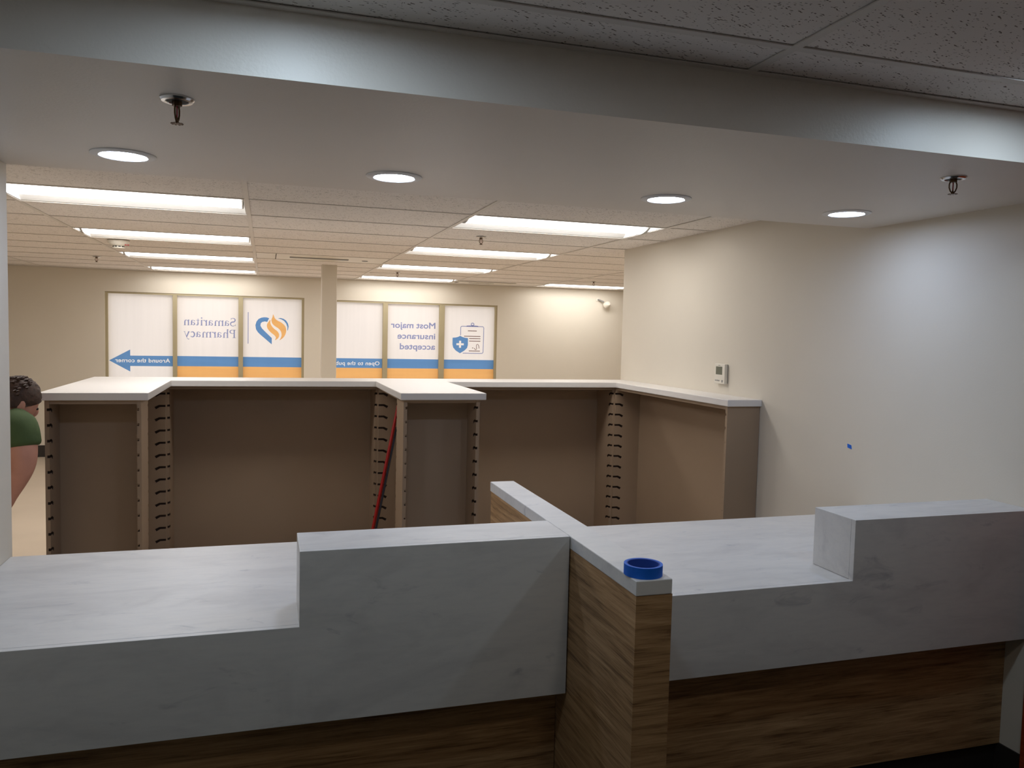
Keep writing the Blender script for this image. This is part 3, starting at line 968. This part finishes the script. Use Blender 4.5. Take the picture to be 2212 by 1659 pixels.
ZT = 1.237          # underside of the worktop
def shelf_unit(label, ox, oy, rot, w, d, t=0.020, group='open shelf units under the white top', finish=None):
    """local frame: front plane y=0 facing -y, x from 0 to w, goes back to y=d; rot turns it about z"""
    h = ZT - 0.0005
    u = thing('shelf_unit', label, 'shelf unit', (ox, oy, 0), group)
    u.rotation_euler = (0, 0, rot)
    back = d > 0.30
    pm = panel_mesh(d, h, t)
    # left side panel: grooved face looks to +x -> mirror; right side panel: grooved face looks to -x
    a = link('side_panel', pm, u, (t, 0, 0)); a.scale = (-1, 1, 1)
    b = link('side_panel', pm, u, (w - t, 0, 0))
    MB().box(t, w - t, d - 0.012, d, 0.08, h).obj('back_panel', M['melamine'], u)
    MB().box(t, w - t, 0.006, d - 0.012, h - 0.018, h).obj('top_panel', M['melamine'], u)
    MB().box(t, w - t, 0.003, d - 0.012, 0.08, 0.10).obj('bottom_shelf', M['melamine'], u)
    MB().box(t, w - t, 0.02, 0.035, 0, 0.08).obj('toe_kick', M['base'], u)
    return u
CX0, CX1 = -1.017, -0.590          # left block
MX0, MX1 = 0.721, 1.151            # middle block
YU = 4.315
R90 = PI / 2
shelf_unit('empty shelf unit facing the camera at the front of the left block', CX0, YU, 0, CX1 - CX0, 0.215)
shelf_unit('empty shelf unit facing the camera at the front of the middle block', MX0, YU, 0, MX1 - MX0, 0.215)
# units facing +x: rotate +90 deg (local x -> +y, local front -y -> +x)
SL = 5.330 - (YU + 0.216)
shelf_unit('narrow shelf unit on the right side of the left block, facing the central bay', CX1, YU + 0.216, R90, SL, 0.213)
shelf_unit('shelf unit on the hidden right side of the middle block', MX1, YU + 0.216, R90, SL, 0.213)
# units facing -x: rotate -90 deg (local x -> -y, front -> -x)
shelf_unit('shelf unit on the left side of the middle block, red pole leaning in it', MX0, 5.330, -R90, SL, 0.213)
shelf_unit('shelf unit on the hidden left side of the left block', CX0, 5.330, -R90, SL, 0.213)
shelf_unit('shelf unit along the right wall with a plain grey-brown end panel', 2.440, 5.330, -R90, 5.330 - 3.840, 0.207)
# spine units facing the camera
shelf_unit('wide empty shelf bay between the left and middle blocks', -0.592, 5.332, 0, 0.723 + 0.592, 0.285)
shelf_unit('wide empty shelf bay right of the middle block', 1.149, 5.332, 0, 2.442 - 1.149, 0.285)

# white worktop, one continuous piece
wt = MB()
pts = [(-1.045, 4.300), (-0.556, 4.300), (-0.556, 5.300), (0.700, 5.300), (0.700, 4.285), (1.180, 4.285), (1.180, 5.300),
       (2.432, 5.300), (2.432, 3.825), (2.649, 3.825), (2.649, 5.640), (-1.045, 5.640)]
wt.prism(pts, ZT + 0.0005, 1.275)
setp(wt.obj('white_worktop', M['white_top'], bevel=0.003), 'continuous white laminate top running over all the shelf units', 'worktop')

# red pole leaning in the bay
pr = thing('red_pole', 'long red pole leaning against the shelf unit left of the middle block', 'pole', (0, 0, 0))
A_ = Vector((0.584, 5.00, 0.002)); C_ = Vector((0.838, 5.21, 1.14))
dv = (C_ - A_)
MB().tube([A_, A_ + dv * 0.985], 0.0105, 12).obj('shaft', M['red'], pr, smooth=True)
MB().tube([A_ + dv * 0.985, C_], 0.0125, 12).obj('end_cap', M['black'], pr, smooth=True)
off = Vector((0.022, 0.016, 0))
MB().tube([A_ + off + dv * 0.0, A_ + off + dv * 0.86], 0.0075, 10).obj('grey_rail', M['grey_metal'], pr, smooth=True)  # dark strip of shade beside the pole, built as a grey tube
for t_ in (0.1, 0.90):
    MB().tube([A_ + off * 0.5 + dv * t_, A_ + off * 0.5 + dv * (t_ + 0.012)], 0.020, 10).obj('clamp', M['black'], pr)

# ------------------------------------------------------------------ things on the right wall
th = thing('thermostat', 'white wall thermostat with a grey screen on the right wall above the white top', 'thermostat', (XR, 4.232, 1.398))
MB().box(-0.004, 0, -0.050, 0.056, -0.056, 0.058).obj('wall_plate', M['plastic_grey'], th, bevel=0.001)
MB().box(-0.025, -0.004, -0.054, 0.060, -0.060, 0.061).obj('housing', M['plastic'], th, bevel=0.004, bseg=3)
MB().box(-0.0262, -0.0245, -0.026, 0.042, -0.004, 0.044).obj('screen', M['lcd'], th)
for k in range(3):
    MB().box(-0.0262, -0.0248, 0.036 - k * 0.018, 0.048 - k * 0.018, -0.044, -0.037).obj('button', M['plastic_grey'], th)
MB().box(-0.0262, -0.0248, -0.035, -0.024, -0.050, -0.036).obj('button', M['plastic_grey'], th)
MB().box(-0.0256, -0.0248, -0.003, 0.018, 0.050, 0.0535).obj('badge', M['plastic_grey'], th)
tb = MB()
tb.add([(XR - 0.0012, 3.131, 1.126), (XR - 0.0012, 3.104, 1.122), (XR - 0.0012, 3.100, 1.103), (XR - 0.0035, 3.126, 1.108),
        (XR - 0.0002, 3.131, 1.126), (XR - 0.0002, 3.104, 1.122), (XR - 0.0002, 3.100, 1.103), (XR - 0.0002, 3.126, 1.108)],
       [(0, 1, 2, 3), (7, 6, 5, 4), (0, 4, 5, 1), (1, 5, 6, 2), (2, 6, 7, 3), (3, 7, 4, 0)])
setp(tb.obj('tape_scrap', M['tape']), 'tiny scrap of blue tape stuck on the right wall', 'tape')
# stained door casing at the right edge
dr = D.objects.new('door_1', None); COL.objects.link(dr); struct(dr)
MB().box(XR - 0.028, XR, 2.045, 2.128, 0, 2.06).box(XR - 0.020, XR, 1.13, 1.205, 0, 2.06).box(XR - 0.020, XR, 1.205, 2.045, 1.985, 2.06).obj('door_casing', M['orange_wood'], dr, bevel=0.003)
MB().box(XR - 0.010, XR - 0.001, 1.207, 2.043, 0.006, 1.983).obj('door_leaf', M['orange_wood'], dr)
kn = MB().lathe([(0.0005, 0.0), (0.028, 0.0), (0.028, 0.006), (0.010, 0.008), (0.010, 0.03), (0.024, 0.036), (0.027, 0.048), (0.02, 0.058), (0.0005, 0.06)], seg=24).obj('door_knob', M['chrome'], dr, smooth=True)
kn.rotation_euler = (0, -R90, 0); kn.location = (XR - 0.010, 1.97, 0.96)

# ------------------------------------------------------------------ person
def skin_mesh(name, verts, edges, radii, mat, parent, sub=2, root=0):
    me = D.meshes.new(name)
    me.from_pydata([tuple(v_) for v_ in verts], edges, [])
    o = D.objects.new(name, me); COL.objects.link(o)
    md = o.modifiers.new('s', 'SKIN'); md.use_smooth_shade = True
    for i, r in enumerate(radii):
        sv = me.skin_vertices[0].data[i]
        sv.radius = (r, r) if not isinstance(r, tuple) else r
        sv.use_root = (i == root)
    s2_ = o.modifiers.new('u', 'SUBSURF'); s2_.levels = sub; s2_.render_levels = sub
    dg = bpy.context.evaluated_depsgraph_get(); dg.update()
    r_ = D.meshes.new_from_object(o.evaluated_get(dg), depsgraph=dg)
    D.objects.remove(o)
    r_.name = name; r_.materials.clear(); r_.materials.append(mat)
    for p in r_.polygons: p.use_smooth = True
    return link(name, r_, parent)

pe = thing('person', 'person in a green t-shirt bending forward beside the left wall edge, arm hanging', 'person', (-0.005, -0.075, 0))
V = []; E_ = []; Rd = []
def jv(p, r, par=None):
    V.append(p); Rd.append(r)
    if par is not None: E_.append((par, len(V) - 1))
    return len(V) - 1
pel = jv((-1.40, 4.20, 0.93), 0.135)
sp1 = jv((-1.33, 4.21, 1.02), 0.135, pel)
sp2 = jv((-1.245, 4.21, 1.09), 0.13, sp1)
che = jv((-1.175, 4.21, 1.145), 0.115, sp2)
nk = jv((-1.150, 4.215, 1.175), 0.055, che)
nk2 = jv((-1.135, 4.225, 1.200), 0.052, nk)
hb = jv((-1.118, 4.235, 1.223), 0.066, nk2)
hc = jv((-1.105, 4.240, 1.240), 0.070, hb)
ht = jv((-1.096, 4.245, 1.254), 0.056, hc)
hands = []
for s, sh_, el_, wr_ in ((-1, (-1.038, 4.09, 1.150), (-1.014, 4.06, 0.985), (-1.092, 4.09, 0.815)),
                         (1, (-1.16, 4.36, 1.13), (-1.14, 4.43, 0.99), (-1.17, 4.33, 0.84))):
    cl_ = jv(tuple((Vector(V[che]) * 0.5 + Vector(sh_) * 0.5)), 0.085, che)
    a = jv(sh_, 0.076, cl_)
    um = jv(tuple(Vector(sh_) * 0.5 + Vector(el_) * 0.5), 0.066, a)
    e_ = jv(el_, 0.056, um)
    fm = jv(tuple(Vector(el_) * 0.6 + Vector(wr_) * 0.4), 0.047, e_)
    w = jv(wr_, 0.029, fm)
    hd_ = (Vector(wr_) - Vector(el_)).normalized()
    pm_ = jv(tuple(Vector(wr_) + hd_ * 0.055), 0.034, w)
    hands.append((Vector(wr_), hd_, pm_, s))
for s in (-1, 1):
    hp = jv((-1.40, 4.20 + s * 0.10, 0.87), 0.105, pel)
    kn_ = jv((-1.34, 4.20 + s * 0.12, 0.48), 0.062, hp)
    cf = jv((-1.375, 4.20 + s * 0.12, 0.33), 0.058, kn_)
    an = jv((-1.40, 4.20 + s * 0.12, 0.085), 0.040, cf)
for wr_, hd_, pm_, s in hands:
    side = hd_.cross(Vector((0, 1, 0))).normalized() if abs(hd_.y) < 0.9 else Vector((1, 0, 0))
    fw_ = hd_.cross(side).normalized()
    base = wr_ + hd_ * 0.075
    for k in range(4):
        ln = (0.068, 0.078, 0.072, 0.055)[k]
        b0 = base + fw_ * (0.027 - 0.018 * k)
        a = jv(tuple(b0), 0.0095, pm_)
        c = jv(tuple(b0 + hd_ * ln * 0.55 + side * 0.006), 0.0085, a)
        jv(tuple(b0 + hd_ * ln * 0.95 + side * 0.022), 0.007, c)
    tb0 = wr_ + hd_ * 0.035 + fw_ * 0.032
    a = jv(tuple(tb0), 0.011, pm_)
    jv(tuple(tb0 + hd_ * 0.045 + fw_ * 0.018 + side * 0.012), 0.0085, a)
body = skin_mesh('body', V, E_, Rd, M['skin'], pe, 2)
body['label'] = 'bare arms, neck and head'
# face: nose, jaw, ear (part of the head)
fd = Vector((0.64, 0.60, -0.42)).normalized()          # where the face looks
hcv = Vector((-1.094, 4.235, 1.247))
upv = (Vector((0.62, 0.25, 0.75)) - fd * Vector((0.62, 0.25, 0.75)).dot(fd)).normalized()
rt = fd.cross(upv).normalized()
f_ = MB()
def ell(c, rx, ry, rz, ax, mbb, seg=16, rings=10):
    vs = []; X_, Y_, Z_ = ax
    for i in range(rings + 1):
        th_ = PI * i / rings
        for k in range(seg):
            ph = 2 * PI * k / seg
            vs.append(c + X_ * (rx * math.sin(th_) * math.cos(ph)) + Y_ * (ry * math.sin(th_) * math.sin(ph)) + Z_ * (rz * math.cos(th_)))
    fs = [(i * seg + k, i * seg + (k + 1) % seg, (i + 1) * seg + (k + 1) % seg, (i + 1) * seg + k) for i in range(rings) for k in range(seg)]
    mbb.add(vs, fs)
ell(hcv + fd * 0.012 - upv * 0.006, 0.070, 0.088, 0.108, (rt, fd, upv), f_, 24, 16)
ell(hcv + fd * 0.055 - upv * 0.062, 0.045, 0.045, 0.045, (rt, fd, upv), f_)          # chin
ell(hcv + fd * 0.100 - upv * 0.015, 0.014, 0.022, 0.026, (rt, fd, upv), f_, 12, 8)   # nose
ell(hcv + fd * 0.093 - upv * 0.048, 0.024, 0.010, 0.007, (rt, fd, upv), f_, 12, 6)   # lips
f_.obj('face', M['skin'], pe, smooth=True)
for s in (-1, 1):
    e = MB()
    ell(hcv + rt * s * 0.072 - fd * 0.002 - upv * 0.008, 0.009, 0.019, 0.031, (rt, (fd - upv * 0.2).normalized(), upv), e, 14, 10)
    e.obj('ear', M['skin'], pe, smooth=True)
    e = MB()
    ell(hcv + rt * s * 0.03 + fd * 0.088 + upv * 0.008, 0.011, 0.008, 0.007, (rt, fd, upv), e, 12, 8)
    e.obj('eye', M['black'], pe, smooth=True)
# hair cap with tufts
h_ = MB()
seg, rings = 40, 22
vs = []
rnd = random.Random(3)
for i in range(rings + 1):
    t_ = (PI * 0.66) * i / rings
    for k in range(seg):
        ph = 2 * PI * k / seg
        n_ = 1.0 + rnd.uniform(-0.02, 0.05)
        r_ = 0.094 * n_
        back = 0.5 - 0.5 * math.sin(ph)          # 1 behind, 0 at the face
        lim = PI * (0.36 + 0.30 * back)
        tt = min(t_, lim)
        p = hcv + rt * (0.076 * n_ * math.sin(tt) * math.cos(ph)) + fd * (0.100 * n_ * math.sin(tt) * math.sin(ph) + 0.002) + upv * (0.116 * n_ * math.cos(tt))
        vs.append(p)
fs = [(i * seg + k, i * seg + (k + 1) % seg, (i + 1) * seg + (k + 1) % seg, (i + 1) * seg + k) for i in range(rings) for k in range(seg)]
h_.add(vs, fs)
for k in range(90):
    t_ = rnd.uniform(0.1, 1.3); ph = rnd.uniform(PI, 2 * PI)
    p = hcv + rt * (0.074 * math.sin(t_) * math.cos(ph)) + fd * (0.098 * math.sin(t_) * math.sin(ph)) + upv * (0.114 * math.cos(t_))
    q = (p - hcv).normalized()
    tip = p + q * 0.008 + (-fd * 0.5 - upv * 0.25 + rt * rnd.uniform(-0.5, 0.5)) * 0.026
    h_.tube([p - q * 0.006, p + q * 0.007, tip], [0.007, 0.006, 0.001], 5)
h_.obj('hair', M['hair'], pe, smooth=True)
# t-shirt
V2 = []; E2 = []; R2 = []
def jw(p, r, par=None):
    V2.append(tuple(p)); R2.append(r)
    if par is not None: E2.append((par, len(V2) - 1))
    return len(V2) - 1
a0 = jw((-1.43, 4.20, 0.90), 0.155)
a1 = jw((-1.35, 4.21, 1.00), 0.158, a0)
a2 = jw((-1.245, 4.21, 1.10), 0.158, a1)
a3 = jw((-1.165, 4.20, 1.165), 0.128, a2)
a4 = jw((-1.13, 4.207, 1.200), 0.072, a3)
for s, sh_, el_ in ((-1, (-1.038, 4.09, 1.150), (-1.014, 4.06, 0.985)), (1, (-1.16, 4.36, 1.13), (-1.14, 4.43, 0.99))):
    b0 = jw(Vector(V2[a3]) * 0.5 + Vector(sh_) * 0.5 - Vector((0, 0, 0.012)), 0.098, a3)
    b1 = jw(sh_, 0.088, b0)
    b2 = jw(Vector(sh_) * 0.55 + Vector(el_) * 0.45, 0.082, b1)
    b3 = jw(Vector(sh_) * 0.40 + Vector(el_) * 0.60, 0.082, b2)
skin_mesh('t_shirt', V2, E2, R2, M['shirt'], pe, 2)
V2 = []; E2 = []; R2 = []
a0 = jw((-1.44, 4.20, 0.87), 0.150)
a1 = jw((-1.40, 4.20, 0.96), 0.145, a0)
for s in (-1, 1):
    b0 = jw((-1.40, 4.20 + s * 0.10, 0.80), 0.112, a0)
    b1 = jw((-1.34, 4.20 + s * 0.12, 0.48), 0.080, b0)
    b2 = jw((-1.375, 4.20 + s * 0.12, 0.30), 0.074, b1)
    b3 = jw((-1.40, 4.20 + s * 0.12, 0.07), 0.066, b2)
skin_mesh('trousers', V2, E2, R2, M['trousers'], pe, 2)
for s in (-1, 1):
    V2 = []; E2 = []; R2 = []
    b0 = jw((-1.44, 4.20 + s * 0.12, 0.045), (0.042, 0.044))
    b1 = jw((-1.34, 4.20 + s * 0.12, 0.045), (0.048, 0.042), b0)
    b2 = jw((-1.22, 4.20 + s * 0.125, 0.036), (0.044, 0.032), b1)
    skin_mesh('shoe', V2, E2, R2, M['shoe'], pe, 2)
